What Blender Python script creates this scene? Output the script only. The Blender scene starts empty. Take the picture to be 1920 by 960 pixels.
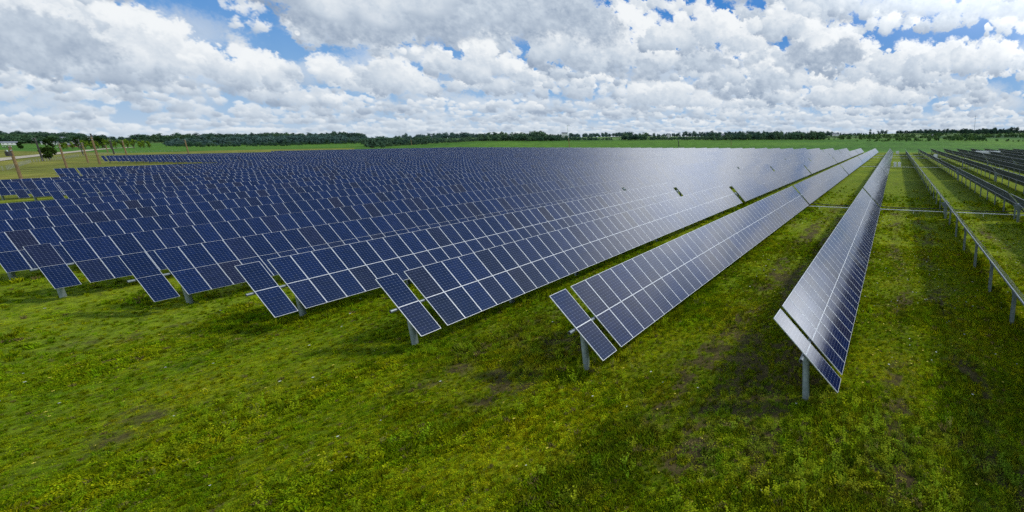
import bpy, bmesh, math, random
import numpy as np
from mathutils import Vector, Matrix
random.seed(7); rng = np.random.default_rng(7)
sc = bpy.context.scene
COL = sc.collection
R = math.radians
S = 1.15                       # width of one module column in metres
TH = 0.822                     # tilt of the tables
HT = 2.68                      # height of the torque tubes
EN = 0.115                     # module plane above the tube axis
CAM_H = 8.8053 * S + HT

# ------------------------------------------------------------------ helpers
def sstep(a, b, x):
    t = np.clip((np.asarray(x, float) - a) / (b - a), 0, 1)
    return t * t * (3 - 2 * t)

_tab = np.random.default_rng(3).random((512, 512))
def vnoise(x, y):
    x = np.asarray(x, float); y = np.asarray(y, float)
    xi = np.floor(x).astype(int); yi = np.floor(y).astype(int)
    fx = x - xi; fy = y - yi
    fx = fx * fx * (3 - 2 * fx); fy = fy * fy * (3 - 2 * fy)
    a = _tab[xi % 512, yi % 512]; b = _tab[(xi + 1) % 512, yi % 512]
    c = _tab[xi % 512, (yi + 1) % 512]; d = _tab[(xi + 1) % 512, (yi + 1) % 512]
    return (a * (1 - fx) + b * fx) * (1 - fy) + (c * (1 - fx) + d * fx) * fy
def fbm(x, y, sc_=1.0, oct=4, off=0.0):
    v = 0; amp = .5; tot = 0
    c, s = math.cos(.6), math.sin(.6)
    x = np.asarray(x, float) * sc_ + off; y = np.asarray(y, float) * sc_ + off * 1.7
    for _ in range(oct):
        v = v + amp * vnoise(x, y); tot += amp; amp *= .5
        x, y = (x * c - y * s) * 2.03 + 7.1, (x * s + y * c) * 2.03 + 3.3
    return v / tot

def tag(o, label=None, cat=None, group=None, kind=None):
    if label: o['label'] = label
    if cat: o['category'] = cat
    if group: o['group'] = group
    if kind: o['kind'] = kind
    return o
def empty(name, loc, rz=0):
    o = bpy.data.objects.new(name, None); COL.objects.link(o)
    o.location = loc; o.rotation_euler = (0, 0, rz); o.empty_display_size = .3
    return o
def link(name, me, parent=None, loc=(0, 0, 0), rot=(0, 0, 0)):
    o = bpy.data.objects.new(name, me); COL.objects.link(o)
    o.location = loc; o.rotation_euler = rot
    if parent: o.parent = parent
    return o

class MB:
    """collects boxes, tubes and quads into one mesh"""
    def __init__(s): s.v = []; s.f = []; s.m = []; s.uv = []; s.sm = []
    def quad(s, pts, m=0, uv=None, smooth=False):
        i = len(s.v); s.v += [tuple(p) for p in pts]; s.f.append(tuple(range(i, i + len(pts))))
        s.m.append(m); s.uv.append(uv or [(0, 0)] * len(pts)); s.sm.append(smooth)
    def box(s, c, h, m=0, M=None, faces=None):
        M = M or Matrix.Identity(4); c = Vector(c)
        P = [M @ (c + Vector((sx * h[0], sy * h[1], sz * h[2]))) for sx in (-1, 1) for sy in (-1, 1) for sz in (-1, 1)]
        for fc in ((0, 1, 3, 2), (4, 6, 7, 5), (0, 4, 5, 1), (2, 3, 7, 6), (0, 2, 6, 4), (1, 5, 7, 3)):
            s.quad([P[k] for k in fc], m)
    def tube(s, a, b, r0, r1=None, n=10, m=0, caps=True):
        a = Vector(a); b = Vector(b); r1 = r0 if r1 is None else r1
        d = (b - a).normalized(); t = Vector((0, 0, 1)) if abs(d.z) < .9 else Vector((1, 0, 0))
        u = d.cross(t).normalized(); w = d.cross(u)
        A = [a + (u * math.cos(2 * math.pi * k / n) + w * math.sin(2 * math.pi * k / n)) * r0 for k in range(n)]
        B = [b + (u * math.cos(2 * math.pi * k / n) + w * math.sin(2 * math.pi * k / n)) * r1 for k in range(n)]
        for k in range(n):
            j = (k + 1) % n; s.quad([A[k], A[j], B[j], B[k]], m, smooth=True)
        if caps: s.quad(A[::-1], m); s.quad(B, m)
    def mesh(s, name, mats):
        me = bpy.data.meshes.new(name)
        me.from_pydata(s.v, [], s.f)
        for mt in mats: me.materials.append(mt)
        me.polygons.foreach_set('material_index', s.m)
        me.polygons.foreach_set('use_smooth', s.sm)
        uvl = me.uv_layers.new(name='UVMap')
        flat = [c for fuv in s.uv for p in fuv for c in p]
        uvl.data.foreach_set('uv', flat)
        me.update(); me.validate()
        return me

# ------------------------------------------------------------------ node helpers
class NT:
    def __init__(s, nt): s.t = nt; nt.nodes.clear()
    def n(s, typ, **kw):
        nd = s.t.nodes.new(typ)
        ins = kw.pop('ins', {})
        for k, v in kw.items(): setattr(nd, k, v)
        for k, v in ins.items():
            sk = nd.inputs[k]
            if isinstance(v, bpy.types.NodeSocket): s.t.links.new(v, sk)
            else: sk.default_value = v
        return nd
    def m(s, op, a, b=None, c=None, clamp=False):
        ins = {0: a}
        if b is not None: ins[1] = b
        if c is not None: ins[2] = c
        return s.n('ShaderNodeMath', operation=op, use_clamp=clamp, ins=ins).outputs[0]
    def vm(s, op, a, b=None):
        ins = {0: a}
        if b is not None: ins[1] = b
        return s.n('ShaderNodeVectorMath', operation=op, ins=ins)
    def mix(s, f, a, b, blend='MIX'):
        nd = s.n('ShaderNodeMix', data_type='RGBA', blend_type=blend)
        for k, v in ((0, f), (6, a), (7, b)):
            if isinstance(v, bpy.types.NodeSocket): s.t.links.new(v, nd.inputs[k])
            elif k == 0: nd.inputs[0].default_value = v
            else: nd.inputs[k].default_value = (*v, 1) if len(v) == 3 else v
        return nd.outputs[2]
    def ss(s, x, a, b):
        return s.n('ShaderNodeMapRange', interpolation_type='SMOOTHSTEP', ins={0: x, 1: a, 2: b, 3: 0.0, 4: 1.0}).outputs[0]
    def noise(s, vec, scale, detail=4, rough=.55, dist=0.0, out=0, lac=2.0):
        ins = {'Scale': scale, 'Detail': detail, 'Roughness': rough, 'Distortion': dist, 'Lacunarity': lac}
        if vec is not None: ins['Vector'] = vec
        return s.n('ShaderNodeTexNoise', ins=ins).outputs[out]
def mat(name):
    m = bpy.data.materials.new(name); m.use_nodes = True
    return m, NT(m.node_tree)
def finish(N, bsdf):
    o = N.n('ShaderNodeOutputMaterial'); N.t.links.new(bsdf, o.inputs[0])
def simple(name, col, rough=.6, metal=0.0, var=.25, scale=6.0, bump=0.0, spec=.5):
    m, N = mat(name)
    tc = N.n('ShaderNodeTexCoord').outputs['Object']
    n1 = N.noise(tc, scale, 5, .6)
    n2 = N.noise(tc, scale * 9, 3, .6)
    k = N.m('ADD', N.m('MULTIPLY', n1, .7), N.m('MULTIPLY', n2, .3))
    lo = tuple(c * (1 - var) for c in col); hi = tuple(min(1, c * (1 + var)) for c in col)
    c = N.mix(N.ss(k, .35, .65), lo, hi)
    ins = {'Base Color': c, 'Roughness': N.m('ADD', rough - .08, N.m('MULTIPLY', n1, .16)), 'Metallic': metal, 'Specular IOR Level': spec}
    if bump:
        ins['Normal'] = N.n('ShaderNodeBump', ins={'Strength': bump, 'Height': n2}).outputs[0]
    b = N.n('ShaderNodeBsdfPrincipled', ins=ins)
    finish(N, b.outputs[0]); return m

# ------------------------------------------------------------------ materials
M_ALU = simple('frame_aluminium', (.64, .66, .68), .38, .35, .08, 3)
M_BACK = simple('module_backsheet', (.105, .12, .14), .7, 0, .12, 2, spec=.2)
M_GALV = simple('galvanised_steel', (.22, .27, .27), .5, .25, .25, 4, .1)
M_TUBE = simple('torque_tube_steel', (.22, .25, .26), .4, .45, .15, 5, .05)
M_DARK = simple('black_cable', (.012, .012, .014), .5, 0, .2, 8)
M_WHITE = simple('white_pipe', (.68, .70, .68), .45, 0, .1, 3)
M_CAB = simple('cabinet_paint', (.62, .68, .68), .45, 0, .08, 2)
M_WOOD = simple('pole_wood', (.21, .135, .06), .85, 0, .3, 1.5, .4)
M_WOODD = simple('dark_pole_wood', (.045, .04, .035), .85, 0, .3, 1.5, .4)
M_WIRE = simple('fence_wire', (.33, .33, .29), .6, .3, .15, 2)
M_ROOF = simple('roof_grey', (.20, .21, .23), .7, 0, .2, .3)
M_WALLW = simple('white_wall', (.68, .67, .63), .8, 0, .08, .3)
M_WALLB = simple('brick_wall', (.30, .16, .10), .85, 0, .2, .4)
M_GLASS = simple('window_glass', (.02, .03, .04), .1, 0, .2, 1)
M_BARK = simple('bark', (.07, .055, .035), .9, 0, .3, 3, .5)

def solar_material(name, border):
    m, N = mat(name)
    uv = N.n('ShaderNodeUVMap', uv_map='UVMap').outputs[0]
    sx = N.n('ShaderNodeSeparateXYZ', ins={0: uv})
    u, v = sx.outputs[0], sx.outputs[1]
    fu = N.m('FRACT', u); fv = N.m('FRACT', v)
    ci = N.n('ShaderNodeCombineXYZ', ins={0: N.m('FLOOR', u), 1: N.m('FLOOR', v)}).outputs[0]
    oi = N.n('ShaderNodeObjectInfo')
    cc = N.vm('ADD', ci, N.vm('SCALE', oi.outputs['Location']).outputs[0]).outputs[0]
    cc2 = N.n('ShaderNodeCombineXYZ', ins={0: N.m('ADD', N.n('ShaderNodeSeparateXYZ', ins={0: ci}).outputs[0], N.m('MULTIPLY', oi.outputs['Random'], 371.0)),
                                           1: N.n('ShaderNodeSeparateXYZ', ins={0: ci}).outputs[1]}).outputs[0]
    wn = N.n('ShaderNodeTexWhiteNoise', noise_dimensions='2D', ins={'Vector': cc2})
    r1 = wn.outputs['Value']
    rc = N.n('ShaderNodeSeparateColor', ins={0: wn.outputs['Color']})
    navy = N.mix(r1, (.0018, .0062, .038), (.0042, .0145, .076))
    brown = N.mix(rc.outputs[1], (.006, .008, .030), (.013, .010, .024))
    base = N.mix(N.ss(rc.outputs[0], .50, 1.05), navy, brown)
    # cells, six wide and twelve long, each a trace different
    cu = N.m('MULTIPLY', fu, 6.0); cv = N.m('MULTIPLY', fv, 12.0)
    cell = N.n('ShaderNodeTexWhiteNoise', noise_dimensions='3D', ins={'Vector': N.n('ShaderNodeCombineXYZ', ins={
        0: N.m('FLOOR', N.m('MULTIPLY', u, 6.0)), 1: N.m('FLOOR', N.m('MULTIPLY', v, 12.0)), 2: N.m('MULTIPLY', oi.outputs['Random'], 91.0)}).outputs[0]}).outputs[0]
    base = N.mix(1.0, base, N.n('ShaderNodeCombineColor', ins={k: N.m('ADD', .8, N.m('MULTIPLY', cell, .4)) for k in (0, 1, 2)}).outputs[0], 'MULTIPLY')
    def edge(x, w):   # 1 near the integer lines of x
        f = N.m('FRACT', x); d = N.m('MINIMUM', f, N.m('SUBTRACT', 1.0, f))
        return N.m('LESS_THAN', d, w)
    lu = edge(cu, .026); lv = edge(cv, .036)
    line = N.m('MAXIMUM', N.m('MULTIPLY', lu, .75), lv)
    cross = N.m('MULTIPLY', N.m('LESS_THAN', N.m('ABSOLUTE', N.m('SUBTRACT', N.m('FRACT', N.m('ADD', cu, .5)), .5)), .07),
                N.m('LESS_THAN', N.m('ABSOLUTE', N.m('SUBTRACT', N.m('FRACT', N.m('ADD', cv, .5)), .5)), .07))
    col = N.mix(N.m('MULTIPLY', line, .42), base, (.13, .17, .27))
    col = N.mix(N.m('MULTIPLY', cross, .5), col, (.42, .45, .52))
    # white margin round the cells
    def rim(wx, wy):
        du = N.m('MINIMUM', fu, N.m('SUBTRACT', 1.0, fu)); dv = N.m('MINIMUM', fv, N.m('SUBTRACT', 1.0, fv))
        return N.m('MAXIMUM', N.m('LESS_THAN', du, wx), N.m('LESS_THAN', dv, wy))
    tc = N.n('ShaderNodeTexCoord').outputs['Object']
    geo = N.n('ShaderNodeNewGeometry').outputs['Position']
    dust = N.noise(geo, 1.3, 5, .6)
    soil = N.ss(dust, .45, .8)
    col = N.mix(N.m('MULTIPLY', soil, .03), col, (.16, .18, .20))
    rough = N.m('ADD', .07, N.m('MULTIPLY', dust, .08))
    wav = N.noise(geo, .8, 2, .5)
    bp = N.n('ShaderNodeBump', ins={'Strength': .012, 'Distance': .4, 'Height': wav}).outputs[0]
    g = N.n('ShaderNodeBsdfPrincipled', ins={'Base Color': col, 'Roughness': rough, 'Normal': bp, 'IOR': 1.5, 'Specular IOR Level': .72}).outputs[0]
    a = N.n('ShaderNodeBsdfPrincipled', ins={'Base Color': (.66, .68, .71, 1), 'Roughness': .45, 'Metallic': .1}).outputs[0]
    w = border
    mx = N.n('ShaderNodeMixShader', ins={0: rim(w / 1.13, .5 * w / 2.27)})
    N.t.links.new(g, mx.inputs[1]); N.t.links.new(a, mx.inputs[2])
    finish(N, mx.outputs[0]); return m
M_PV = solar_material('solar_glass_with_rim', .015)

# ------------------------------------------------------------------ terrain
def terrain(x, y, detail=True):
    x = np.asarray(x, float); y = np.asarray(y, float)
    r = np.hypot(x, y); az = np.degrees(np.arctan2(x, y))
    w = sstep(-72, -50, az) * (1 - sstep(100, 160, az)) 
    r0 = 1500 + (430 - 1500) * w; r1 = 3300 + (1000 - 3300) * w
    h = (9.0 + 3.5 * (1 - w)) * sstep(0, 1, (r - r0) / (r1 - r0))
    h2 = (17 + 12 * sstep(-15, 0, az) + 14 * (1 - w)) * sstep(0, 1, (r - r1 * .85) / (r1 * 1.0)) * (.55 + .75 * fbm(x, y, 1 / 900., 3, 5.))
    h = h + h2 * 0.9
    h = h + (fbm(x, y, 1 / 260., 3, 11.) - .5) * 5 * sstep(700, 1800, r)
    # low swells and clods near the array
    h = h + (fbm(x, y, 1 / 18., 3, 2.) - .5) * .22 * (1 - sstep(150, 420, r))
    if detail:
        h = h + (fbm(x, y, 1 / 1.7, 3, 9.) - .5) * .16 * (1 - sstep(60, 140, r))
    return h

def lane(x, c, w): return np.exp(-((x - c) / w) ** 2)
def dirt_mask(x, y):
    """bare soil: wheel ruts between rows and scuffed patches"""
    r = np.hypot(x, y)
    n = fbm(x, y, 1 / 3.2, 4, 21.); n2 = fbm(x, y, 1 / .9, 3, 31.)
    big = fbm(x, y, 1 / 9., 2, 41.)
    reg = sstep(11, 15, y) * (1 - sstep(55, 90, y))
    m = 0
    for c, w, k in ((-7.6, .8, 1.0), (-10.6, .9, .95), (-4.8, 1.3, .75), (-19.6, .9, .7), (-23.5, .9, .55), (1.0, .7, .6), (4.2, .8, .55), (13, .8, .4)):
        m = m + k * lane(x + (fbm(y * 0, y, 1 / 12., 2, c) - .5) * 2.2, c, w)
    m = m * reg
    for cx, cy, w, k in ((-9.2, 13.8, 1.6, .9), (-20.4, 17.5, 2.6, .8), (-5.2, 17.5, 2.4, 1.0), (-13.5, 18.0, 2.4, .55), (-24, 18.5, 2.2, .55), (4.8, 14.5, 2.6, .8),
                         (-33, 20, 2.5, .35), (-11, 10.5, 1.8, .3), (0, 13.5, 2.0, .45), (-6.5, 23, 2.6, .7), (-7.5, 12.5, 1.1, .35)):
        m = m + k * np.exp(-(((x - cx) ** 2 + (y - cy) ** 2) / w ** 2))
    v = m * (.35 + 1.3 * sstep(.3, .7, n)) * (.6 + .9 * n2) + .5 * sstep(.62, .78, n) * sstep(.55, .7, big)
    return np.clip(1.35 * v * (.25 + 1.5 * sstep(.35, .65, fbm(x, y, 1 / .55, 3, 33.))) * .8, 0, 1) * (1 - sstep(90, 160, r))

def hue(x, y):
    """0 deep green .. 1 yellow olive"""
    a = fbm(x, y, 1 / 5., 4, 51.); b = fbm(x, y, 1 / 22., 3, 61.); c = fbm(x, y, 1 / 1.2, 3, 71.)
    return np.clip((.35 * a + .3 * b + .35 * c - .5) * 2.0 + .46, 0, 1)

def L(c): return np.array(c)
def ground_colour(x, y):
    r = np.hypot(x, y); az = np.degrees(np.arctan2(x, y))
    h = hue(x, y)[..., None]
    deep = L((.056, .108, .002)); olive = L((.168, .188, .003)); 
    g = deep * (1 - h) + olive * h
    # the sward gets brighter and yellower down the aisles
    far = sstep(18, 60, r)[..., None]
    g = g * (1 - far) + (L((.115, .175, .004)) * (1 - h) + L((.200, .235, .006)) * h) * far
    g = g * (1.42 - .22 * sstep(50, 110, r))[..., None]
    # browner turf right of the foreground, its shade painted in as a darker tint
    dk = (np.exp(-(((x - 3) / 11) ** 2 + ((y - 12) / 6) ** 2)) * .55)[..., None]
    g = g * (1 - dk) + L((.052, .062, .008)) * dk
    # soil
    d = dirt_mask(x, y)[..., None]
    sn = fbm(x, y, 1 / .8, 3, 81.)[..., None]
    soil = L((.088, .056, .028)) * (.6 + .8 * sn)
    g = g * (1 - d * .85) + soil * d * .85
    # pasture west of the array
    wl = (sstep(-70, -110, x) * 0 + (1 - sstep(-260, -170, x + y * .9)))[..., None] * 0
    past = ((r > 150) & (az < -60)).astype(float)
    past = (sstep(150, 260, r) * (1 - sstep(-66, -58, az)))[..., None]
    pn = fbm(x, y, 1 / 45., 4, 91.)[..., None]
    pc = L((.115, .150, .016)) * (1 - pn) + L((.300, .270, .045)) * pn
    g = g * (1 - past) + pc * past
    # crops behind: an even saturated green
    lim = np.where(az < -62, 1350, 395) 
    edge_l = 790 + 0 * r
    crop = np.where(az < -62, sstep(1300, 1400, r * 1.0 + 0 * az), sstep(388, 402, y + 0 * x))
    crop = np.where((az >= -78) & (az < -62), sstep(0, 60, r - np.interp(az, [-78, -74, -70, -66, -62], [1200, 820, 920, 960, 1000])), crop)
    crop = crop[..., None]
    cn = fbm(x, y, 1 / 160., 3, 101.)[..., None]; cs = fbm(x * .25, y, 1 / 22., 2, 111.)[..., None]
    cc = (L((.050, .150, .012)) * (1 - cn) + L((.115, .235, .018)) * cn) * (.88 + .24 * cs)
    g = g * (1 - crop) + cc * crop
    # rising ground beyond: patchwork
    hl = sstep(0, 250, r - np.where(az < -60, 2400, 1000))[..., None]
    hn = fbm(x, y, 1 / 240., 4, 121.)[..., None]; hm = fbm(x, y, 1 / 90., 4, 131.)[..., None]
    hn = sstep(.3, .7, hn); hm = sstep(.3, .7, hm)
    hc = L((.030, .095, .020)) * (1 - hn) + L((.150, .235, .055)) * hn
    hc = hc * (.60 + .6 * hm)
    g = g * (1 - hl) + hc * hl
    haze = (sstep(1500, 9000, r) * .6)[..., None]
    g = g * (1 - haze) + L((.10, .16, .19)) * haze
    return g

def make_ground():
    na = 900
    ang = np.concatenate([np.linspace(R(-100), R(40), 680, endpoint=False), np.linspace(R(40), R(260), 120, endpoint=False)])
    na = len(ang)
    rr = np.concatenate([np.linspace(.0, 7, 6), np.geomspace(7.6, 160, 300), np.geomspace(163, 14000, 230)])
    A, RR = np.meshgrid(ang, rr)
    x = RR * np.sin(A); y = RR * np.cos(A); z = terrain(x, y)
    nr = len(rr)
    V = np.stack([x, y, z], -1).reshape(-1, 3)
    i = np.arange(nr - 1)[:, None]; j = np.arange(na)[None, :]; jn = (j + 1) % na
    F = np.stack(np.broadcast_arrays(i * na + j, (i + 1) * na + j, (i + 1) * na + jn, i * na + jn), -1).reshape(-1, 4)
    me = bpy.data.meshes.new('ground')
    me.vertices.add(len(V)); me.vertices.foreach_set('co', V.ravel())
    me.loops.add(F.size); me.loops.foreach_set('vertex_index', F.ravel()[::1])
    me.polygons.add(len(F)); me.polygons.foreach_set('loop_start', np.arange(0, F.size, 4)); me.polygons.foreach_set('loop_total', np.full(len(F), 4))
    me.polygons.foreach_set('use_smooth', np.ones(len(F), bool))
    me.update(calc_edges=True)
    ca = me.color_attributes.new('tint', 'FLOAT_COLOR', 'POINT')
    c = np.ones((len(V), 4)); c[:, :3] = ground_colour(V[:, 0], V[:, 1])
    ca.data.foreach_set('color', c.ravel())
    if me.polygons[na * 20].normal.z < 0: me.flip_normals()
    m, N = mat('turf')
    at = N.n('ShaderNodeAttribute', attribute_name='tint').outputs['Color']
    pos = N.n('ShaderNodeNewGeometry').outputs['Position']
    flat = N.vm('MULTIPLY', pos, (1, 1, .3)).outputs[0]
    dist = N.vm('LENGTH', pos).outputs['Value']
    n1 = N.noise(flat, 9.0, 7, .74); n2 = N.noise(flat, 1.6, 5, .62); n3 = N.noise(flat, 26.0, 3, .6)
    n4 = N.noise(flat, .09, 5, .6)
    k = N.m('ADD', N.m('MULTIPLY', N.ss(n1, .32, .68), .65), N.m('MULTIPLY', N.ss(n2, .3, .7), .65))
    near = N.m('SUBTRACT', 1.0, N.ss(dist, 60.0, 260.0))
    k = N.m('ADD', N.m('MULTIPLY', k, near), N.m('MULTIPLY', N.m('SUBTRACT', 1.0, near), N.m('ADD', .35, N.m('MULTIPLY', N.ss(n4, .3, .7), .7))))
    fac = N.m('ADD', .22, N.m('MULTIPLY', k, 1.0))
    v3 = N.n('ShaderNodeCombineColor', ins={0: fac, 1: fac, 2: fac}).outputs[0]
    c = N.mix(1.0, at, v3, 'MULTIPLY')
    # little yellow and white flowers, dense in places
    vo = N.n('ShaderNodeTexVoronoi', feature='F1', ins={'Vector': flat, 'Scale': 3.6, 'Randomness': 1.0})
    sep = N.n('ShaderNodeSeparateColor', ins={0: vo.outputs['Color']})
    fl = N.m('MULTIPLY', N.m('LESS_THAN', vo.outputs['Distance'], .13), N.m('GREATER_THAN', N.m('MULTIPLY', sep.outputs[0], N.ss(N.noise(flat, .16, 4, .6), .40, .66)), .30))
    fl = N.m('MULTIPLY', fl, N.m('MULTIPLY', N.ss(dist, 17.0, 30.0), N.m('SUBTRACT', 1.0, N.ss(dist, 120.0, 200.0))))
    c = N.mix(N.m('MULTIPLY', fl, .65), c, (.55, .50, .09))
    bp = N.n('ShaderNodeBump', ins={'Strength': .9, 'Distance': .09, 'Height': N.m('ADD', n1, N.m('MULTIPLY', n3, .4))}).outputs[0]
    b = N.n('ShaderNodeBsdfPrincipled', ins={'Base Color': c, 'Roughness': .95, 'Specular IOR Level': .12, 'Normal': bp}).outputs[0]
    finish(N, b)
    me.materials.append(m)
    return tag(link('ground', me), kind='structure')

# ------------------------------------------------------------------ scatter by geometry nodes
HIDDEN = {}
def make_collection(name, meshes):
    c = bpy.data.collections.new(name)
    for k, me in enumerate(meshes):
        o = bpy.data.objects.new(name + '_source', me); c.objects.link(o)
    return c
def scatter(name, pts, rotz, scl, tint, coll, idx, tiltv=None):
    n = len(pts)
    me = bpy.data.meshes.new(name)
    me.vertices.add(n); me.vertices.foreach_set('co', np.asarray(pts, np.float32).ravel())
    def at(nm, typ, arr, key='value'):
        a = me.attributes.new(nm, typ, 'POINT'); a.data.foreach_set(key, np.asarray(arr, np.float32 if typ != 'INT' else np.int32).ravel())
    t = np.zeros((n, 3)) if tiltv is None else tiltv
    rot = np.stack([t[:, 0], t[:, 1], rotz], -1)
    at('rot', 'FLOAT_VECTOR', rot, 'vector')
    at('scl', 'FLOAT_VECTOR', scl, 'vector')
    at('tint', 'FLOAT_VECTOR', tint, 'vector')
    at('idx', 'INT', idx)
    o = link(name, me)
    ng = bpy.data.node_groups.new(name, 'GeometryNodeTree')
    ng.interface.new_socket('Geometry', in_out='INPUT', socket_type='NodeSocketGeometry')
    ng.interface.new_socket('Geometry', in_out='OUTPUT', socket_type='NodeSocketGeometry')
    A = ng.nodes.new; Lk = ng.links.new
    gi = A('NodeGroupInput'); go = A('NodeGroupOutput')
    ci = A('GeometryNodeCollectionInfo'); ci.inputs['Collection'].default_value = coll
    ci.inputs['Separate Children'].default_value = True; ci.inputs['Reset Children'].default_value = True
    io = A('GeometryNodeInstanceOnPoints'); io.inputs['Pick Instance'].default_value = True
    def na(nm, dt):
        x = A('GeometryNodeInputNamedAttribute'); x.data_type = dt; x.inputs['Name'].default_value = nm
        return [s for s in x.outputs if s.enabled][0]
    Lk(gi.outputs[0], io.inputs['Points']); Lk(ci.outputs[0], io.inputs['Instance'])
    Lk(na('idx', 'INT'), io.inputs['Instance Index'])
    Lk(na('rot', 'FLOAT_VECTOR'), io.inputs['Rotation']); Lk(na('scl', 'FLOAT_VECTOR'), io.inputs['Scale'])
    st = A('GeometryNodeStoreNamedAttribute'); st.data_type = 'FLOAT_VECTOR'; st.domain = 'INSTANCE'
    st.inputs['Name'].default_value = 'ctint'
    Lk(io.outputs[0], st.inputs['Geometry'])
    cap = na('tint', 'FLOAT_VECTOR')
    vs = [s for s in st.inputs if s.enabled and s.name == 'Value'][0]
    Lk(cap, vs); Lk(st.outputs[0], go.inputs[0])
    md = o.modifiers.new('scatter', 'NODES'); md.node_group = ng
    return o

def foliage_material(name, shade=.5, trans=.25):
    """takes its colour from the instance it belongs to, varied leaf by leaf"""
    m, N = mat(name)
    at = N.n('ShaderNodeAttribute', attribute_type='INSTANCER', attribute_name='ctint').outputs['Vector']
    la = N.n('ShaderNodeAttribute', attribute_type='GEOMETRY', attribute_name='leafv').outputs['Fac']
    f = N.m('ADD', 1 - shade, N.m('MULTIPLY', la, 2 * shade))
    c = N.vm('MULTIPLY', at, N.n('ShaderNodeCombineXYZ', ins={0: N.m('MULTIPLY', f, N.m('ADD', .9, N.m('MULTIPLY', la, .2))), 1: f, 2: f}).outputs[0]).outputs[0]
    d = N.n('ShaderNodeBsdfDiffuse', ins={'Color': c}).outputs[0]
    t = N.n('ShaderNodeBsdfTranslucent', ins={'Color': c}).outputs[0]
    g = N.n('ShaderNodeMixShader', ins={0: trans, 1: d, 2: t}).outputs[0]
    finish(N, g); return m
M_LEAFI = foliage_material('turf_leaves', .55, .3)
M_TREEI = foliage_material('wood_leaves', .45, .15)

def leaf_mesh(name, tris, vals, mats, mi=None):
    """tris: list of point lists"""
    V = []; F = []
    for t in tris:
        i = len(V); V += [tuple(p) for p in t]; F.append(tuple(range(i, i + len(t))))
    me = bpy.data.meshes.new(name); me.from_pydata(V, [], F)
    for m_ in mats: me.materials.append(m_)
    if mi is not None: me.polygons.foreach_set('material_index', mi)
    a = me.attributes.new('leafv', 'FLOAT', 'FACE'); a.data.foreach_set('value', np.asarray(vals, np.float32))
    me.update(); return me

def tuft(seed, kind):
    r = random.Random(seed); T = []; W = []
    if kind == 'weed':        # a taller broad-leaved plant with upright stems
        for st in range(9):
            a = r.uniform(0, 6.28); l_ = r.uniform(.03, .16); h = r.uniform(.16, .42); x, y = l_ * math.cos(a), l_ * math.sin(a)
            T.append([(x * .3 - .004, y * .3, 0), (x * .3 + .004, y * .3, 0), (x + .002, y, h), (x - .002, y, h)]); W.append(.4)
            for q in range(7):
                z = h * (.25 + .75 * q / 6); b = r.uniform(0, 6.28); f = z / h
                c = Vector((x * (.3 + .7 * f), y * (.3 + .7 * f), z)); u = Vector((math.cos(b), math.sin(b), r.uniform(-.2, .7))).normalized() * r.uniform(.03, .075); v = Vector((-math.sin(b), math.cos(b), 0)) * .016
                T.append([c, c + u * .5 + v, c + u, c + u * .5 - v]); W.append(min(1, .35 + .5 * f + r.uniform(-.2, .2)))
    elif kind == 'blade':
        for k in range(34):
            a = r.uniform(0, 2 * math.pi); d = r.uniform(0, .11); x, y = d * math.cos(a), d * math.sin(a)
            h = r.uniform(.06, .20); lean = r.uniform(.02, .13); b = r.uniform(0, 2 * math.pi); w = r.uniform(.006, .013)
            dx, dy = math.cos(b), math.sin(b); px, py = -dy * w, dx * w
            m1 = (x + dx * lean * .4, y + dy * lean * .4, h * .65); tip = (x + dx * lean, y + dy * lean, h)
            T.append([(x - px, y - py, -.02), (x + px, y + py, -.02), (m1[0] + px * .8, m1[1] + py * .8, m1[2]), tip, (m1[0] - px * .8, m1[1] - py * .8, m1[2])])
            W.append(r.random())
    else:
        for k in range(46):
            a = r.uniform(0, 2 * math.pi); d = .17 * math.sqrt(r.random()); x, y = d * math.cos(a), d * math.sin(a)
            z = r.uniform(.0, .09) * (1.25 - d / .17 * .7); s = r.uniform(.014, .034)
            b = r.uniform(0, 2 * math.pi); t = r.uniform(-.6, .6); t2 = r.uniform(-.6, .6)
            u = Vector((math.cos(b), math.sin(b), t)).normalized() * s; v = Vector((-math.sin(b), math.cos(b), t2)).normalized() * s * .7
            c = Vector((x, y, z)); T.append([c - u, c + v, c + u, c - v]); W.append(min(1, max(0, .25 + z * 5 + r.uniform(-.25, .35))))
    return leaf_mesh('turf_tuft', T, W, [M_LEAFI])

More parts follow.
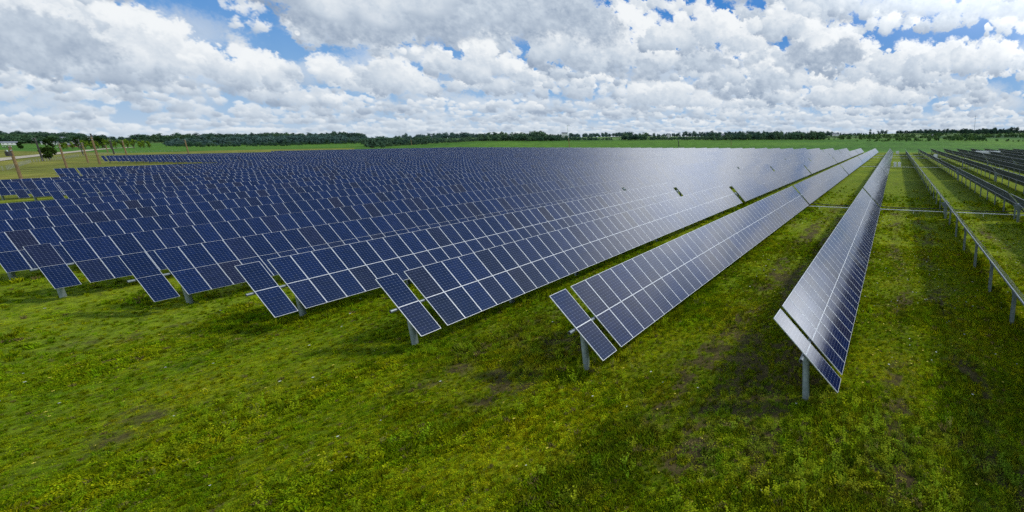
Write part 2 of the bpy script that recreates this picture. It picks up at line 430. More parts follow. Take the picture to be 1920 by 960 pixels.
def make_grass():
    coll = make_collection('tufts', [tuft(s, 'blade') for s in range(3)] + [tuft(10 + s, 'leaf') for s in range(4)] + [tuft(20 + s, 'weed') for s in range(3)])
    P = []
    bands = ((9.0, 15, 190), (15, 22, 150), (22, 32, 115), (32, 50, 60), (50, 115, 11))
    for a, b, dens in bands:
        area = .5 * (b * b - a * a) * R(108)
        n = int(area * dens)
        r = np.sqrt(rng.uniform(a * a, b * b, n)); t = rng.uniform(R(-86), R(22), n)
        P.append(np.stack([r * np.sin(t), r * np.cos(t)], -1))
    P = np.concatenate(P); x, y = P[:, 0], P[:, 1]
    dm = dirt_mask(x, y); keep = rng.random(len(x)) > dm * .85; keep &= rng.random(len(x)) > sstep(45, 115, np.hypot(x, y)) * 1.0
    clump = fbm(x, y, 1 / .7, 3, 141.); keep &= rng.random(len(x)) < (.62 + .9 * sstep(.3, .62, clump))
    x, y = x[keep], y[keep]; n = len(x)
    r = np.hypot(x, y)
    z = terrain(x, y)
    tall = fbm(x, y, 1 / 4., 3, 151.)
    under = np.zeros(n)
    for i in range(-2, 12):
        xr = xrow(i) if i >= 0 else (7.15 if i == -1 else 16.25) * S
        under += np.exp(-((x - xr - .6) / 1.5) ** 2) * (y > (14 if i < 6 else 10) * S - .5)
    s = rng.uniform(.4, 1.15, n) * (.7 + .8 * sstep(.4, .7, tall)) * (1 + .9 * under * rng.random(n)) * (1 + .5 * sstep(30, 90, r))
    isblade = rng.random(n) < (.18 + .5 * sstep(.5, .66, fbm(x, y, 1 / 5., 3, 161.)))
    idx = np.where(isblade, rng.integers(0, 3, n), rng.integers(3, 7, n))
    weed = rng.random(n) < .007 + .05 * sstep(.60, .72, fbm(x, y, 1 / 3., 3, 191.)); idx = np.where(weed, rng.integers(7, 10, n), idx)
    g = ground_colour(x, y)
    # taller fresh grass hides the soil colour
    h = hue(x, y)[:, None]
    fresh = L((.098, .190, .003)) * (1 - h) + L((.250, .275, .005)) * h
    g = (g * .43 + fresh * .62) * 1.33
    g *= rng.uniform(.55, 1.5, (n, 1)); g[:, 0] *= rng.uniform(.8, 1.25, n)
    dry = rng.random(n) < .03; g[dry] = L((.26, .22, .07)); g[weed] = g[weed] * .75 + L((.06, .12, .01)) * .5
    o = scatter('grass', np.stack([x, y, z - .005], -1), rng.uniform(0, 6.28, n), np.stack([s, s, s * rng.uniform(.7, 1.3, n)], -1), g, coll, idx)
    tag(o, kind='stuff', label='short green weedy grass covering the ground before the panels', cat='grass')
    print('tufts', n)
    # flowers: tiny yellow and white heads
    def head(col):
        mb = MB()
        for k in range(6):
            a = k * math.pi / 3; mb.quad([(0, 0, .1), (.024 * math.cos(a - .4), .024 * math.sin(a - .4), .105), (.034 * math.cos(a), .034 * math.sin(a), .11), (.024 * math.cos(a + .4), .024 * math.sin(a + .4), .105)], 0)
        mb.tube((0, 0, -.02), (0, 0, .1), .003, n=3, m=1)
        return mb.mesh('flower', [col, M_LEAFI])
    my = simple('yellow_petals', (.70, .58, .06), .7, 0, .1, 5); mw = simple('white_petals', (.70, .70, .62), .7, 0, .1, 5)
    fc = make_collection('flowers', [head(my), head(mw)])
    n = 5200
    r = np.sqrt(rng.uniform(10 ** 2, 70 ** 2, n)); t = rng.uniform(R(-84), R(20), n); x = r * np.sin(t); y = r * np.cos(t)
    w = sstep(.44, .66, fbm(x, y, 1 / 7., 3, 171.)) * (.25 + .9 * sstep(-8, 3, x) * sstep(16, 26, y)) + .04
    k = rng.random(n) < w; x, y = x[k], y[k]; n = len(x)
    s = rng.uniform(.7, 1.5, n) * (1 + .012 * np.hypot(x, y))
    o = scatter('wildflowers', np.stack([x, y, terrain(x, y)], -1), rng.uniform(0, 6.28, n), np.stack([s, s, s], -1), np.tile(L((.06, .12, .01)), (n, 1)), fc, (rng.random(n) < .3).astype(int))
    tag(o, kind='stuff', label='tiny yellow and white wildflowers dotted through the grass', cat='wildflowers')

# ------------------------------------------------------------------ solar trackers
SV = Vector((math.cos(TH), 0, -math.sin(TH))); NV = Vector((math.sin(TH), 0, math.cos(TH)))
MW, ML = 1.136, 2.288
def frame_at(M, u0, y0, lw, ww):   # helper
    pass
def module_mesh():
    """one module lying in its own x (slope) / y plane, origin at centre; slope length along x"""
    mb = MB(); t = .018; hx, hy = ML / 2, MW / 2
    mb.quad([(-hx, -hy, t), (hx, -hy, t), (hx, hy, t), (-hx, hy, t)], 0, [(0, 0), (0, 1), (1, 1), (1, 0)])
    mb.uv[-1] = [(0, 0), (0, 1), (1, 1), (1, 0)]
    mb.quad([(-hx, hy, -t), (hx, hy, -t), (hx, -hy, -t), (-hx, -hy, -t)], 1)
    for a, b in (((-hx, -hy), (hx, -hy)), ((hx, -hy), (hx, hy)), ((hx, hy), (-hx, hy)), ((-hx, hy), (-hx, -hy))):
        mb.quad([(a[0], a[1], -t), (b[0], b[1], -t), (b[0], b[1], t), (a[0], a[1], t)], 2)
    # junction boxes on the back
    mb.box((0, 0, -t - .014), (.05, .09, .012), 3)
    return mb.mesh('solar_module', [M_PV, M_BACK, M_ALU, M_DARK])
def frame_mesh():
    mb = MB(); hx, hy = ML / 2 + .002, MW / 2 + .002
    w = .010
    for s in (-1, 1):
        mb.box((0, s * (hy - w), .0), (hx, w, .0235)); mb.box((s * (hx - w), 0, 0), (w, hy - 2 * w - .001, .0235))
    return mb.mesh('frame', [M_ALU])
ME_MOD = module_mesh(); ME_FRAME = frame_mesh()

def post_mesh(kind='i'):
    mb = MB()
    if kind == 'round': mb.tube((0, 0, -.35), (0, 0, HT - .16), .17, n=14)
    else:
        mb.box((0, 0, HT / 2 - .25), (.014, .13, HT / 2 + .12)); 
        for s in (-1, 1): mb.box((0, s * .142, HT / 2 - .25), (.10, .011, HT / 2 + .12))
    mb.box((-.05, 0, HT - .185), (.13, .10, .03)); mb.box((.065, 0, HT - .10), (.012, .08, .10)); mb.box((-.165, 0, HT - .08), (.012, .08, .10))
    return mb.mesh('post', [M_GALV])
ME_POST = post_mesh(); ME_POSTR = post_mesh('round')

def drive_mesh():
    """slewing drive: gearbox on a stout pier with a quadrant plate"""
    mb = MB()
    mb.box((0, 0, HT / 2 - .3), (.16, .17, HT / 2 + .1)); mb.tube((0, -.2, HT), (0, .2, HT), .24, n=16)
    mb.box((.26, 0, HT - .12), (.14, .12, .14)); mb.tube((.3, 0, HT - .3), (.3, 0, HT - .62), .07, n=10)
    pts = [(0, HT)] + [(-.75 * math.cos(a), HT - .95 * math.sin(a)) for a in [R(5 + 10 * k) for k in range(11)]]
    for yy in (-.26, .26):
        mb.quad([(p[0], yy - .012, p[1]) for p in pts]); mb.quad([(p[0], yy + .012, p[1]) for p in pts][::-1])
        for k in range(len(pts)):
            a, b = pts[k], pts[(k + 1) % len(pts)]
            mb.quad([(a[0], yy - .012, a[1]), (a[0], yy + .012, a[1]), (b[0], yy + .012, b[1]), (b[0], yy - .012, b[1])])
    return mb.mesh('drive_unit', [M_GALV])
ME_DRIVE = drive_mesh()

def plane_pt(th, u, y, n=0.0):
    return Vector((math.cos(th) * u + math.sin(th) * (EN + n), y, HT - math.sin(th) * u + math.cos(th) * (EN + n)))

_cache = {}
def tube_mesh(len_, y0=-.34):
    k = ('tube', round(len_, 2), y0)
    if k not in _cache:
        mb = MB(); mb.tube((-.05, y0, HT - .05), (-.05, len_, HT - .05), .10, n=14)
        mb.tube((-.05, y0 - .012, HT - .05), (-.05, y0 + .05, HT - .05), .078, n=14, m=1)
        _cache[k] = mb.mesh('torque_tube', [M_TUBE, M_DARK])
    return _cache[k]
def purlin_mesh(ys, th, cables):
    mb = MB(); Ry = Matrix.Rotation(th, 4, 'Y'); T = Matrix.Translation((0, 0, HT)) @ Ry
    for y in ys: mb.box((0, y, .045), (1.55, .03, .028), 0, T)
    return mb.mesh('purlins', [M_GALV])
def cable_mesh(ys, seed=1):
    mb = MB(); r = random.Random(seed); T = Matrix.Translation((0, 0, HT)) @ Matrix.Rotation(TH, 4, 'Y')
    for y in ys:
        for q in range(2):
            c = T @ Vector((r.uniform(-.3, .25), y + r.uniform(.1, .9), -.02)); ra = r.uniform(.09, .17); k0 = r.uniform(0, 6); last = None
            for k in range(11):
                a = k0 + k * .56; p = c + Vector((r.uniform(-.01, .01) + .04 * math.sin(a), math.cos(a) * ra, math.sin(a) * ra - ra * .8))
                if last is not None: mb.tube(last, p, .010, n=4, caps=False)
                last = p
    a = T @ Vector((-.2, ys[0], -.05)); b = T @ Vector((-.2, ys[-1], -.05)); mb.tube(a, b, .022, n=6)
    return mb.mesh('cable_loops', [M_DARK])

def far_mesh(cols, length, th, posts):
    """a whole distant table: modules, tube and posts in one mesh"""
    key = ('far', tuple(np.round(cols, 2)), round(th, 3))
    if key in _cache: return _cache[key]
    mb = MB(); t = .018
    for k, y in enumerate(cols):
        for m_ in (0, 1):
            u0 = (m_ - 1) * 2 * S + .0075; u1 = u0 + ML; y0, y1 = y + .01, y + .01 + MW
            P = [plane_pt(th, u0, y0, t), plane_pt(th, u1, y0, t), plane_pt(th, u1, y1, t), plane_pt(th, u0, y1, t)]
            Q = [plane_pt(th, u0, y0, -t), plane_pt(th, u1, y0, -t), plane_pt(th, u1, y1, -t), plane_pt(th, u0, y1, -t)]
            mb.quad(P, 0, [(k, m_), (k, m_ + .9999), (k + .9999, m_ + .9999), (k + .9999, m_)])
            mb.quad(Q[::-1], 1)
            for a in range(4):
                b = (a + 1) % 4; mb.quad([Q[a], Q[b], P[b], P[a]], 2)
    mb.tube((-.05, -.3, HT - .05), (-.05, length, HT - .05), .10, n=8, m=3)
    for p in posts: mb.box((0, p, HT / 2 - .2), (.09, .13, HT / 2 + .12), 4)
    mb.box((0, length + .38, HT / 2 - .1), (.18, .2, HT / 2 + .3), 4)
    me = mb.mesh('solar_tracker', [M_PV, M_BACK, M_ALU, M_TUBE, M_GALV]); _cache[key] = me
    return me
def merged_modules(cols, th):
    mb = MB(); t = .018
    for k, y in enumerate(cols):
        for m_ in (0, 1):
            u0 = (m_ - 1) * 2 * S + .0075; u1 = u0 + ML; y0, y1 = y + .01, y + .01 + MW
            P = [plane_pt(th, u0, y0, t), plane_pt(th, u1, y0, t), plane_pt(th, u1, y1, t), plane_pt(th, u0, y1, t)]
            Q = [plane_pt(th, u0, y0, -t), plane_pt(th, u1, y0, -t), plane_pt(th, u1, y1, -t), plane_pt(th, u0, y1, -t)]
            mb.quad(P, 0, [(k, m_), (k, m_ + .9999), (k + .9999, m_ + .9999), (k + .9999, m_)]); mb.quad(Q[::-1], 1)
            for a in range(4):
                b = (a + 1) % 4; mb.quad([Q[a], Q[b], P[b], P[a]], 2)
    return mb.mesh('solar_module', [M_PV, M_BACK, M_ALU])

ORD = ['first', 'second', 'third', 'fourth', 'fifth', 'sixth', 'seventh', 'eighth', 'ninth', 'tenth', 'eleventh', 'twelfth', 'thirteenth', 'fourteenth',
       'fifteenth', 'sixteenth', 'seventeenth', 'eighteenth', 'nineteenth', 'twentieth', 'twenty-first']
GAPF = .33
def tracker(X, yW, endW, lod, label, group, head=1, th=TH, first_post=.5):
    """one table: a short head of columns, a narrow gap, then the long run.  yW, endW in columns"""
    if head: cols = [k * S for k in range(head)]; c0 = (head + GAPF) * S
    else: cols = []; c0 = 0
    n = int(endW - yW - (head + GAPF if head else 0))
    cols = cols + [c0 + k * S for k in range(n)]
    length = cols[-1] + S
    z = 0.0
    posts = [first_post * S] if head else [.6]
    while posts[-1] + 6 * S < length: posts.append(posts[-1] + 6 * S)
    if lod == 2:
        o = link('solar_tracker', far_mesh(cols, length, th, posts), None, (X, yW * S, z))
        return tag(o, label, 'solar panel', group)
    root = empty('solar_tracker', (X, yW * S, z)); tag(root, label, 'solar panel', group)
    many = cols[:50]; rest = cols[50:]
    for y in many:
        for m_ in (0, 1):
            uc = (m_ - 1) * 2 * S + .0075 + ML / 2
            p = plane_pt(th, uc, y + .01 + MW / 2)
            jt = random.gauss(0, .0016)
            mo = link('solar_module', ME_MOD, root, p, (random.gauss(0, .0016), th + jt, 0))
            if lod == 0: link('frame', ME_FRAME, mo)
    if rest:
        o = link('solar_module', merged_modules(rest, th), root); tag(o, kind='stuff')
    link('torque_tube', tube_mesh(length + .9), root)
    for k, p in enumerate(posts):
        link('post', ME_POSTR if (k == 0 and head) else ME_POST, root, (0, p, 0))
    link('drive_unit', ME_DRIVE, root, (0, length + .42, 0))
    if lod == 0 or group == 'east':
        key = ('pur', len(cols), head)
        if key not in _cache: _cache[key] = purlin_mesh([c + S * .5 for c in cols], TH, False)
        link('purlins', _cache[key], root, (0, 0, 0))
    return root

BREAKS = [62.2, 118.4, 174.5, 230.5, 277.0, 325.0]
def xrow(i): return (-3.2282 - 10.9336 * i) * S
def build_field():
    G1 = 'near tables of the tilted solar rows'; G2 = 'tables in the dense middle of the solar field'; G3 = 'far solar tables beyond the grass strip'
    for i in range(0, 41):
        x = xrow(i)
        if i <= 9: start = [14.93, 14.36, 13.76, 13.09, 12.40, 11.76][i] if i < 6 else 11.76 - .65 * (i - 5); head = 1
        elif i <= 15: start = 34.9 - .7 * (i - 10); head = 1
        elif i <= 20: start = 54.9 - .68 * (i - 16); head = 3
        elif i <= 36: start = 106.6 + .62 * (36 - i); head = 1
        else: start = 186 + 3 * (40 - i); head = 1
        br = [b for b in BREAKS if b - start > 14]
        a = start; first = True
        for q, b in enumerate(br):
            th = TH + [0, .010, -.014, .012, -.008, .015][(i * 2 + q) % 6]
            seg = BREAKS.index(b)
            off = {0: 0, 1: -.03}.get(0)
            if q == 0:
                lod = 0 if i <= 3 else (1 if i <= 20 else 2)
                if i <= 9:
                    if i == 0: lb = 'nearest tilted solar table, bordering the open grass aisle, its near post fully visible'
                    elif i == 1: lb = 'near-end table of the second solar row, round post standing in the grass'
                    else: lb = 'near-end table of the %s solar row counted left from the grass aisle' % ORD[i]
                    grp = G1
                elif i <= 15: lb = 'near-end table of the %s solar row, in the stepped-back second block' % ORD[i]; grp = G1
                elif i <= 20: lb = 'table of the %s solar row, starting with three columns in the third block' % ORD[i]; grp = G1
                elif i == 36: lb = 'far table at the leftmost corner of the block beyond the grass strip'; grp = G3
                else: lb = 'small far table whose near end stands beyond the left grass strip'; grp = 'first tables beyond the grass strip'
                if i > 36: lb = 'far blue solar table along the outermost left edge of the field'; grp = 'outermost solar tables'
                if 15 < i: head_ = head
                tracker(x, a, b - .28, lod, lb, grp, head=head, th=th if lod else TH, first_post=.5 if i in (0, 1, 2, 5) else 1.75)
            else:
                lod = 1 if (i <= 4 and q == 1) else 2
                if i <= 9 and q == 1: lb = 'second table of the %s solar row left of the aisle, past the first joint' % ORD[i]; grp = G2
                elif i <= 3: lb = '%s table of the %s solar row left of the aisle, towards the horizon' % (ORD[q], ORD[i]); grp = G2
                elif i <= 20: lb = 'solar table in the dense pale sheet of panels behind the near tables'; grp = 'tables in the middle of the solar field'
                else: lb = 'solar table in the hazy far back of the field beneath the green crops'; grp = 'far solar tables'
                tracker(x, a, b - .28, lod, lb, grp, head=0, th=th)
            a = b + .28
    # rows right of the aisle, seen from their backs
    XR = [7.15, 16.25, 25.3, 34.2] + [34.2 + 9.1 * k for k in range(1, 9)]
    for j, xw in enumerate(XR):
        start = 13.0 if j < 3 else 60.6
        brk = [b - 1.0 for b in BREAKS]
        a = start
        for q, b in enumerate([b for b in brk if b - start > 14]):
            lod = 1 if (j == 0 and q == 0) or (j == 1 and q <= 1) else 2
            if j <= 3 and q <= 3:
                lb = '%s table of the %s row right of the aisle, dark back and posts showing' % (ORD[q if start < 60 else q + 1], ORD[j])
            else: lb = 'distant table seen from its dark back side among the right-hand rows'
            grp = 'solar tables seen from behind right of the aisle' if (j <= 3 and q <= 3) else 'distant right-hand tables seen from behind'
            root = tracker(xw * S, a, b - .4, lod, lb, grp, head=0)
            if lod == 1:
                cs = [k * S for k in range(int(b - .4 - a))]
                link('purlins', purlin_mesh([c + S * .5 for c in cs], TH, False), root)
                if q == 0: link('cable_loops', cable_mesh(cs, j), root)
            a = b + .4

# ------------------------------------------------------------------ pipes, cables, cabinets
def run(name, y, x0, x1, z, r, material, label, cat, sag=0, step=4.0, lift=True, group=None):
    mb = MB(); n = max(2, int((x1 - x0) / step)); last = None
    for k in range(n + 1):
        x = x0 + (x1 - x0) * k / n; ph = ((x / S - 7.15) / 10.0) % 1.0
        zz = z - sag * 4 * ph * (1 - ph); p = Vector((x, y, zz))
        if last is not None: mb.tube(last, p, r, n=6, caps=(k in (1, n)))
        last = p
    if lift:
        x = x0 + 1
        while x < x1: mb.box((x, y, z / 2 - .1), (.04, .04, z / 2 + .1 - r)); x += 5.5
    o = link(name, mb.mesh(name, [material]))
    return tag(o, label, cat, group)
def build_services():
    run('conduit_pipe', 63.3 * S, -17 * S, 40 * S, .55, .075, M_WHITE, 'white pipe crossing the nearest aisles low over the grass', 'pipe')
    run('cable_bundle', 64.2 * S, -17 * S, 40 * S, .95, .07, M_DARK, 'sagging black cable bundle strung just behind the nearest white pipe', 'cable', sag=.22, step=1.2, lift=False)
    run('conduit_pipe', 164.0 * S, -13 * S, 40 * S, .35, .10, M_WHITE, 'second white pipe crossing the aisles, behind the pair of cabinets', 'pipe')
    run('cable_bundle', 165.5 * S, -13 * S, 40 * S, .9, .08, M_DARK, 'thin dark cable running behind the second white pipe', 'cable', sag=.2, step=3, lift=False)
    run('conduit_pipe', 240 * S, -13 * S, 40 * S, .4, .13, M_WHITE, 'third white pipe far down the aisle', 'pipe')
    run('conduit_pipe', 276 * S, -13 * S, 40 * S, .4, .15, M_WHITE, 'farthest pale pipe near the end of the aisle', 'pipe')
    def cabinet(x, y, w, h, label, s=1.0):
        o = empty('electrical_cabinet', (x, y, float(terrain(x, y)))); tag(o, label, 'cabinet', 'electrical cabinets in the aisles')
        mb = MB(); mb.box((0, 0, .55 + h / 2), (w / 2, .35, h / 2)); mb.box((0, 0, .58 + h), (w / 2 + .06, .42, .03))
        link('body', mb.mesh('body', [M_CAB]), o)
        mb = MB(); mb.box((0, -.362, .55 + h / 2), (w / 2 - .07, .01, h / 2 - .08)); link('door', mb.mesh('door', [M_WHITE]), o)
        mb = MB(); mb.box((w * .3, -.385, .55 + h / 2), (.03, .012, .12)); link('handle', mb.mesh('handle', [M_DARK]), o)
        for s_ in (-1, 1):
            mb = MB(); mb.box((s_ * (w / 2 - .12), 0, .15), (.06, .25, .4)); link('leg', mb.mesh('leg', [M_GALV]), o)
    cabinet(-.1, 186, 1.2, 2.0, 'left one of the pair of pale cabinets standing in the aisle')
    cabinet(1.7, 186, 1.3, 2.0, 'right one of the pair of pale cabinets standing in the aisle')
    cabinet(23.5, 268, 2.2, 2.6, 'pale cabinet between the second and third right-hand rows')
    cabinet(1.2, 345, 2.4, 2.2, 'tiny pale cabinet at the far end of the aisle')
    # inverter station
    o = empty('inverter_station', (58.5, 300, float(terrain(58.5, 300))), 0); tag(o, 'long white container station among the right-hand rows', 'container')
    mb = MB(); mb.box((0, 0, 2.55), (7.2, 1.5, 1.75)); 
    for k in range(28): mb.box((-7.0 + k * .52, -1.52, 2.55), (.09, .025, 1.6))
    link('body', mb.mesh('body', [M_WHITE]), o)
    mb = MB(); mb.box((0, 0, 4.36), (7.35, 1.6, .05)); link('roof', mb.mesh('roof', [M_CAB]), o)
    for s_ in (-4.2, 3.6):
        mb = MB(); mb.box((s_, -1.57, 2.2), (.7, .02, 1.2)); link('door', mb.mesh('door', [M_CAB]), o)
    mb = MB()
    for s_ in (-6, -2, 2, 6): mb.box((s_, 0, .35), (.25, 1.3, .44))
    link('footing', mb.mesh('footing', [M_GALV]), o)

# ------------------------------------------------------------------ poles, fence, road, buildings
def pole(x, y, h, r, material, label, arm=True, group='wooden poles along the road', az=0.5):
    o = empty('utility_pole', (x, y, float(terrain(x, y))), az); tag(o, label, 'pole', group)
    mb = MB(); mb.tube((0, 0, -.5), (0, 0, h), r, r * .72, n=10); link('pole', mb.mesh('pole', [material]), o)
    if arm:
        for k, zz in enumerate((h - .5, h - 1.7)):
            mb = MB(); mb.box((0, -r - .06, zz), (1.5 - .3 * k, .06, .08)); ca = link('crossarm', mb.mesh('crossarm', [M_WOODD]), o)
            mb = MB()
            for s_ in (-1.35 + .3 * k, -.6, .6, 1.35 - .3 * k): mb.tube((s_, -r - .06, zz + .08), (s_, -r - .06, zz + .34), .07, .04, n=6)
            link('insulators', mb.mesh('insulators', [M_CAB]), ca)
    return o
def build_poles():
    pole(-282, 59.9, 11.6, .36, M_WOOD, 'nearest brown wooden pole, leftmost, with dark equipment at its top', az=.3)
    # equipment and the strut that leans beside the first pole
    pole(-373.9, 90.7, 11.8, .34, M_WOOD, 'second brown wooden pole from the left, right of the round bush', az=.3)
    pole(-479.9, 123.7, 12.2, .34, M_WOOD, 'thin brown pole just left of the tallest pole near the third block', az=.3)
    pole(-436.9, 116.0, 15.5, .40, M_WOOD, 'tall brown pole standing left of the far small tables', az=.3)
    pole(-556.3, 127.4, 15.5, .42, M_WOODD, 'dark pole at the roadside behind the leftmost brown pole', az=.3)
    pole(-740.3, 189.6, 15, .36, M_WOODD, 'thin grey pole by the road right of the second brown pole', az=.3)
    pole(-700, 186, 20.0, .62, M_WOODD, 'thick dark pole close behind the tall brown pole', az=.3)
    pole(-770, 214, 15, .5, M_WOODD, 'dark pole by the road bend, right of the tall brown pole', az=.3)
    pole(-721.1, 206.9, 14.0, .5, M_WOOD, 'brown pole above the far tables, left one of two', az=.3)
    pole(-708.2, 209.2 + 30, 14.5, .5, M_WOOD, 'brown pole above the far tables, right one of two', az=.3)
    pole(-895, 245, 9, .45, M_WOOD, 'short brown pole at the far bend of the road', az=.3)
    # a closed drum transformer hung on the nearest pole
    o = empty('pole_transformer', (-281.2, 59.0, float(terrain(-282, 59.9)) + 8.9)); tag(o, 'dark drum transformer hung at the top of the leftmost pole', 'transformer')
    mb = MB(); mb.tube((.7, 0, -.7), (.7, 0, .8), .55, n=14); link('drum', mb.mesh('drum', [M_WOODD]), o)
    mb = MB(); mb.box((.15, .2, .4), (.3, .3, .08)); mb.box((.15, .2, -.4), (.3, .3, .08)); link('bracket', mb.mesh('bracket', [M_GALV]), o)
    mb = MB()
    for s_ in (.45, .95): mb.tube((s_, 0, .8), (s_, 0, 1.25), .07, .04, n=6)
    link('bushings', mb.mesh('bushings', [M_CAB]), o)
    # light mast behind the middle of the field and two short poles
    def mast(x, y, h, label):
        z = float(terrain(x, y)); o = empty('light_mast', (x, y, z), 0); tag(o, label, 'mast')
        mb = MB(); mb.tube((0, 0, -.5), (0, 0, h * .45), .45, .38, n=10); link('lower_mast', mb.mesh('lower_mast', [M_WOOD]), o)
        mb = MB(); mb.tube((0, 0, h * .45), (0, 0, h), .36, .22, n=10); link('upper_mast', mb.mesh('upper_mast', [M_CAB]), o)
        mb = MB(); mb.tube((0, 0, h), (2.4, 0, h + .4), .2, .15, n=8); mb.box((3.0, 0, h + .35), (.9, .45, .14)); link('lamp_arm', mb.mesh('lamp_arm', [M_GALV]), o)
    mast(-427.6, 458.4, 29, 'tall pale mast with short top arm standing above the middle horizon')
    pole(-306.1, 538.1, 9, .7, M_WOODD, 'short dark pole in the green field behind the array', arm=True, group='poles in the green field', az=-.5)
    pole(-241.9, 582.3, 9.5, .4, M_WOOD, 'slim brown pole in the green field, right of the short dark one', arm=True, group='poles in the green field', az=-.5)
    pole(-905, 570, 13, .4, M_WOOD, 'slender pole in the green field behind the left part of the array', arm=True, group='poles in the green field', az=-.5)
    # guyed radio mast on the right hill
    az = math.atan((1819 - 1457.5) / 758) - .2825; rr = 1500; x, y = rr * math.sin(az), rr * math.cos(az); z = float(terrain(x, y))
    o = empty('radio_mast', (x, y, z)); tag(o, 'thin lattice radio mast above the dark trees at right', 'mast')
    mb = MB(); h = 62; w = .7
    for k in range(3):
        a = k * 2.094; mb.tube((w * math.cos(a), w * math.sin(a), -2), (w * math.cos(a) * .5, w * math.sin(a) * .5, h), .17, n=5)
    for q in range(30):
        for k in range(3):
            a = k * 2.094; b = a + 2.094; f0 = 1 - .5 * q / 30; f1 = 1 - .5 * (q + 1) / 30
            mb.tube((w * f0 * math.cos(a), w * f0 * math.sin(a), q * h / 30), (w * f1 * math.cos(b), w * f1 * math.sin(b), (q + 1) * h / 30), .08, n=3, caps=False)
    link('lattice', mb.mesh('lattice', [M_GALV]), o)
    mb = MB(); mb.tube((0, 0, h), (0, 0, h + 7), .12, n=5); link('antenna', mb.mesh('antenna', [M_WHITE]), o)

def build_fence():
    pts = [(-300, 45), (-364, 70), (-397, 82), (-519, 115), (-578, 138), (-688, 174), (-830, 236), (-900, 300)]
    root = empty('wire_fence', (pts[0][0], pts[0][1], 0)); tag(root, 'long low wire fence crossing the yellow pasture at left', 'fence')
    ox, oy = pts[0]; wires = MB(); posts = MB(); last = None
    for (x0, y0), (x1, y1) in zip(pts, pts[1:]):
        d = math.hypot(x1 - x0, y1 - y0); n = int(d / 6)
        for k in range(n):
            x = x0 + (x1 - x0) * k / n; y = y0 + (y1 - y0) * k / n; z = float(terrain(x, y))
            p = Vector((x - ox, y - oy, z))
            posts.tube(p + Vector((0, 0, -.3)), p + Vector((0, 0, 1.9)), .07, n=5)
            posts.tube(p + Vector((0, 0, 1.9)), p + Vector((.35, -.25, 2.25)), .06, n=5)
            if last is not None:
                for hh in (.5, 1.0, 1.5, 1.9): wires.tube(last + Vector((0, 0, hh)), p + Vector((0, 0, hh)), .02, n=3, caps=False)
            last = p
    o = link('post', posts.mesh('post', [M_WIRE]), root); o['kind'] = 'stuff'
    link('wires', wires.mesh('wires', [M_WIRE]), root)

def build_road():
    lo = [(-484.9, 90.4), (-572.6, 117.0), (-749.6, 174.9), (-1031.0, 267.5), (-1300, 365), (-1480, 430)]
    hi = [(-597.1, 111.8), (-704.0, 144.3), (-912.7, 213.5), (-1244.6, 323.4), (-1500, 425), (-1600, 470)]
    mid = [Vector(((a[0] + b[0]) / 2, (a[1] + b[1]) / 2, 0)) for a, b in zip(lo, hi)]
    mid = [mid[0] + (mid[0] - mid[1]) * 4] + mid
    m, N = mat('gravel_road')
    pos = N.n('ShaderNodeNewGeometry').outputs['Position']; n = N.noise(pos, .12, 5, .6)
    c = N.mix(N.ss(n, .3, .7), (.36, .30, .20), (.56, .48, .35))
    finish(N, N.n('ShaderNodeBsdfPrincipled', ins={'Base Color': c, 'Roughness': .95}).outputs[0])
    # perpendicular width measured from the two traced edges
    def strip(name, hw, zoff, material):
        mb = MB(); P = []
        for k, p in enumerate(mid):
            d = (mid[min(k + 1, len(mid) - 1)] - mid[max(k - 1, 0)]).normalized(); q = Vector((-d.y, d.x, 0))
            P.append((p - q * hw, p + q * hw))
        out = []
        for (a0, b0), (a1, b1) in zip(P, P[1:]):
            for s_ in range(12): t = s_ / 12; out.append((a0.lerp(a1, t), b0.lerp(b1, t)))
        out.append(P[-1])
        for (a, b), (c_, d_) in zip(out, out[1:]):
            q = []
            for p in (a, c_, d_, b): q.append((p.x, p.y, float(terrain(p.x, p.y)) + zoff))
            mb.quad(q)
        return tag(link(name, mb.mesh(name, [material])), kind='structure')
    strip('road', 5.5, .30, m)

def house(x, y, w, d_, h, wall, label, rz=0.0, roofh=None, name='farm_building'):
    z = float(terrain(x, y)); o = empty(name, (x, y, z), rz); tag(o, label, 'building', 'far-off buildings among the trees')
    mb = MB(); mb.box((0, 0, h / 2 - 1), (w / 2, d_ / 2, h / 2 + 1)); 
    rh = roofh or d_ * .3
    for s_ in (-1, 1): mb.quad([(s_ * w / 2, -d_ / 2, h), (s_ * w / 2, d_ / 2, h), (s_ * w / 2, 0, h + rh * .96)])
    link('wall', mb.mesh('wall', [wall]), o)
    mb = MB(); ov = .6
    for s_ in (-1, 1):
        a = [(-w / 2 - ov, s_ * (d_ / 2 + ov), h - .2), (w / 2 + ov, s_ * (d_ / 2 + ov), h - .2), (w / 2 + ov, 0, h + rh), (-w / 2 - ov, 0, h + rh)]
        mb.quad(a); mb.quad([(p[0], p[1], p[2] + .25) for p in a][::-1])
    link('roof', mb.mesh('roof', [M_ROOF]), o)
    n = max(2, int(w / 5)); 
    for k in range(n):
        mb = MB(); mb.box((-w / 2 + (k + .5) * w / n, -d_ / 2 - .03, h * .55), (.8, .04, .9)); link('window', mb.mesh('window', [M_GLASS]), o)

